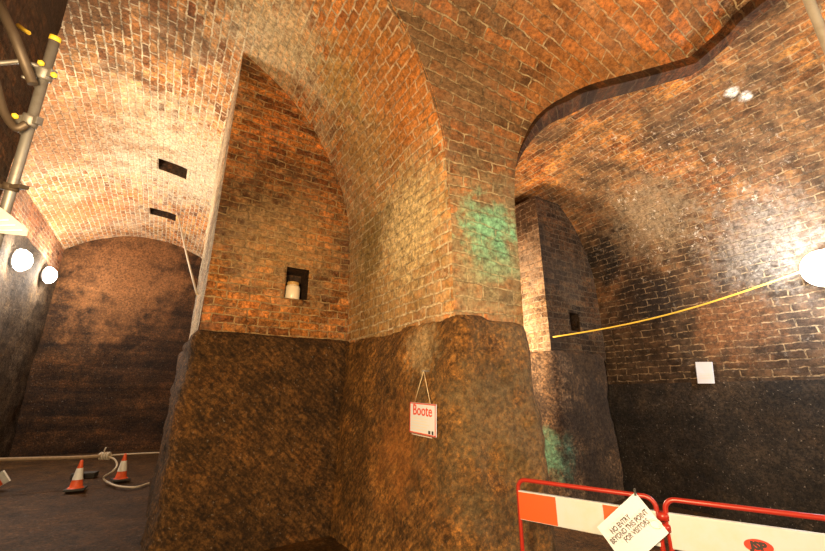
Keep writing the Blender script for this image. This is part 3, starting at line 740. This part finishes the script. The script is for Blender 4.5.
# cable from vault hole
cb = [W(-.33, -12.6, 6.72), W(-.30, -12.4, 6.3)]+[]
a0 = W(-.33, -12.7, 6.78); a1 = W(*onv(184, 243, -10.0)); a2 = W(*onv(190, 268, -8.6)); a3 = W(*onu(197, 294, .27))
o = tube('hanging_cable', spline([a0, a1, a2, a3]), .018, M_ropew); tag(o, 'thin pale cable hanging from the lower vault hole down to the wall end', 'cable')

# yellow cord
y0 = W(5.36, -4.28, 2.45); y0 = W(*onv(553, 337, -4.26)); y1 = W(*onu(640, 312, 6.3)); y2 = W(6.55, -1.2, 3.08)
pts = []
y2 = W(*onu(822, 264, 6.5))
for i in range(25):
    t = i/24; pts.append(y0.lerp(y2, t)-Vector((0, 0, .12*math.sin(math.pi*t))))
o = tube('yellow_cord', pts, .012, M_yel); tag(o, 'long yellow cord strung from the second pier to the bright lamp on the right', 'cord')

# ------------------------------------------------------------------ lamps
def round_lamp(c, N, r, label, mat, name='wall_lamp'):
    e = empty(name, c, label, 'lamp')
    bm = bmesh.new(); lathe_bm(bm, [(0, -.06), (r*.9, -.06), (r*.94, -.02), (r*.94, 0), (r*.9, .01)], c, 24, N); from_bm('housing', bm, M_lampw, e, True)
    bm = bmesh.new(); lathe_bm(bm, [(r, 0), (r*.96, r*.25), (r*.75, r*.55), (r*.4, r*.75), (0, r*.8)], c, 24, N); from_bm('diffuser', bm, mat, e, True)
    return e
cL = W(*onu(826, 268, 6.72))
round_lamp(cL, W(-1, 0, 0), .23, 'brilliant white lamp on the right wall at the end of the yellow cord', M_glow)
l1 = W(*onu(20, 260, -3.02)); l2 = W(*onu(48, 275, -3.02))
round_lamp(l1, W(1, .25, 0).normalized(), .24, 'nearer and larger of the two bright lamps on the left wall', M_gloww)
round_lamp(l2, W(1, .25, 0).normalized(), .22, 'farther of the two bright lamps on the left wall, by the end wall', M_gloww)

# ------------------------------------------------------------------ scaffold, upper left
D = 2.2
top_, bot_ = at(56, 36, D), at(2, 222, D*1.0)
dr = (top_-bot_).normalized(); k = bot_.z/abs(dr.z)
e = empty('scaffold_pole', bot_-dr*k, 'main upright scaffold pole at upper left with a yellow painted end', 'scaffold pole')
tube('pole_tube', [bot_-dr*k, bot_, top_-dr*.03], .0242, M_steel, e, 16)
tube('end_band', [top_-dr*.03, top_-dr*.004], .0262, M_yelm, e, 16)
def pole(name, pts, r, mat, label, cat='scaffold tube'):
    o = tube(name, pts, r, mat, None, 14); return tag(o, label, cat)
pole('scaffold_brace', [at(-2, 2, 2.05), at(14, 35, 2.08), at(33, 84, 2.12)], .024, M_rust, 'dark diagonal scaffold brace crossing to the upper clamp')
pole('scaffold_ledger', [at(-30, 64, 2.05), at(2, 63, 2.1), at(22, 61, 2.14), at(44, 68, 2.18)], .012, M_steel, 'pale thin horizontal bar reaching the upper clamp')
pole('scaffold_hook', spline([at(-6, 76, 2.1), at(0, 100, 2.1), at(6, 116, 2.1), at(16, 128, 2.1), at(27, 124, 2.12)]), .020, M_rust, 'dark curved tube bending into the lower clamp')
pole('scaffold_stub', [at(18, 25, 2.35), at(24, 30, 2.35), at(29, 33, 2.35)], .012, M_yelm, 'short yellow tipped bar end behind the brace')
def clamp(cpx, cpy, label, bolts, r=.037):
    c = at(cpx, cpy, D); e = empty('scaffold_clamp', c, label, 'scaffold clamp', 'clamps on the scaffold pole')
    bm = bmesh.new(); lathe_bm(bm, [(.025, -.035), (r, -.035), (r+.003, -.02), (r+.003, .02), (r, .035), (.025, .035)], c, 20, dr)
    side = dr.orthogonal().normalized(); V = (at(cpx-20, cpy, D)-c).normalized(); Nn = V.cross(dr).normalized()
    box_bm(bm, c+V*.05, V, dr, Nn, .03, .026, .028, .005)
    box_bm(bm, c-V*.045-dr*.0, V, dr, Nn, .012, .022, .02, .004)
    from_bm('clamp_body', bm, M_steel, e)
    bm = bmesh.new(); lathe_bm(bm, [(0, -.03), (.008, -.03), (.008, .03), (0, .03)], c+V*.085-dr*.03, 12, Nn)
    tube_bm(bm, [c+V*.06-dr*.02, c+V*.03-dr*.075, c+V*.01-dr*.085], .007, 8); from_bm('swing_bolt', bm, M_steel, e)
    for (bx_, by_) in bolts:
        bm = bmesh.new(); p = at(bx_, by_, D-.05); lathe_bm(bm, [(0, -.012), (.015, -.012), (.017, 0), (.015, .012), (0, .012)], p, 6, (Vector((0, 0, EYE))-p).normalized())
        from_bm('yellow_nut', bm, M_yelm, e)
clamp(44, 74, 'upper steel scaffold clamp with yellow nuts on the upright pole', [(54, 75), (41, 63)])
clamp(30, 121, 'lower steel scaffold clamp on the upright pole', [(15, 116)], r=.034)
c_ = at(11, 187, D); bm = bmesh.new(); V = (at(30, 187, D)-c_).normalized(); Nn = V.cross(dr).normalized()
box_bm(bm, c_+V*.0, V, dr, Nn, .075, .012, .03, .004); lathe_bm(bm, [(.026, -.02), (.036, -.02), (.036, .02), (.026, .02)], c_, 16, dr)
o = from_bm('pole_collar', bm, M_rust); tag(o, 'flat dark collar low on the upright scaffold pole', 'collar')
# ribbed floodlight housing at the foot of the view of the pole
fc = at(6, 226, 2.2)
Xf = (at(28, 236, 2.2)-at(0, 226, 2.2)).normalized(); Zf = Vector((0, 0, 1)); Zf = (Zf-Xf*Zf.dot(Xf)).normalized(); Yf = Zf.cross(Xf)
e = empty('floodlight', fc, 'white ribbed floodlight housing strapped to the foot of the scaffold pole, left edge', 'floodlight')
bm = bmesh.new()
pr = [at(-30, 222, 2.15), at(-2, 206, 2.15), at(3, 209, 2.15), at(28, 229, 2.15), at(27, 236, 2.15), at(-30, 230, 2.15)]
dY = ray(10, 220)*.14
f0 = [bm.verts.new(p_) for p_ in pr]; f1 = [bm.verts.new(p_+dY) for p_ in pr]
bm.faces.new(f0); bm.faces.new(f1[::-1])
for i in range(6): bm.faces.new([f0[i], f0[(i+1) % 6], f1[(i+1) % 6], f1[i]])
from_bm('housing', bm, M_lampw, e)
for i in range(3):
    bm = bmesh.new(); tube_bm(bm, [at(-30, 222+i*4.2, 2.14), at(8+i*7, 220+i*5.2, 2.14)], .0045, 8); from_bm('rib', bm, M_white, e)

# upright tube, upper right
pt = at(808, -2, 2.35); pb_ = at(826, 42, 2.35); dd = (pt-pb_).normalized()
M_steel2 = plain('weathered_tube', (.42, .38, .33), .6, .2, dirt=.5, dirt_col=(.2, .15, .1))
e = pole('scaffold_tube', [pt-dd*(pt.z/dd.z), pt+dd*.9], .0242, M_steel2, 'grey upright tube crossing the top right corner', 'scaffold tube')

# ------------------------------------------------------------------ lights
def point(loc, power, col, r=.12, name='lamp'):
    l = bpy.data.lights.new(name, 'POINT'); l.energy = power; l.color = col; l.shadow_soft_size = r
    o = bpy.data.objects.new(name, l); COL.objects.link(o); o.location = loc; return o
def spot(loc, tgt, power, col, ang, r=.15, blend=.8):
    l = bpy.data.lights.new('spot', 'SPOT'); l.energy = power; l.color = col; l.spot_size = math.radians(ang); l.spot_blend = blend; l.shadow_soft_size = r
    o = bpy.data.objects.new('spot_light', l); COL.objects.link(o); o.location = loc
    o.rotation_euler = (Vector(tgt)-Vector(loc)).to_track_quat('-Z', 'Y').to_euler(); return o
WARM = (1, .70, .35)
point(W(-.5, -.5, 1.9), 860, WARM, .25, 'unseen_light')
point(W(2.0, 2.6, 2.2), 400, (1, .78, .54), .2, 'unseen_light')
spot(W(-2.4, -7.0, 3.4), W(-.6, -9.0, 6.8), 720, (1, .84, .62), 130)
point(W(-2.2, -6.6, 3.2), 120, (1, .84, .62), .15, 'unseen_light')  # added light without a fixture, brightens the recess wall's end face
point(l1+W(.32, .1, 0), 240, (1, .92, .80), .1, 'wall_lamp_light')
point(l2+W(.32, .1, 0), 240, (1, .92, .80), .1, 'wall_lamp_light')
point(cL+W(-.50, .0, 0), 170, (.74, .85, 1), .1, 'wall_lamp_light')
point(W(4.1, -5.4, 2.4), 420, (1, .74, .48), .15, 'unseen_light')
point(W(5.0, .8, 2.6), 140, WARM, .2, 'unseen_light')
w = bpy.data.worlds.new('World'); SC.world = w; w.use_nodes = True
w.node_tree.nodes['Background'].inputs[0].default_value = (.5, .35, .2, 1); w.node_tree.nodes['Background'].inputs[1].default_value = .02

# ------------------------------------------------------------------ camera
cd = bpy.data.cameras.new('camera'); cam = bpy.data.objects.new('camera', cd); COL.objects.link(cam)
cam.location = (0, 0, EYE); cam.rotation_euler = (math.pi/2+TH, 0, 0)
cd.sensor_width = 36; cd.lens = 36*F/825; cd.clip_start = .05
SC.camera = cam
vs = SC.view_settings; vs.view_transform = 'Standard'; vs.look = 'None'; vs.exposure = .38; vs.gamma = 1; vs.use_curve_mapping = False
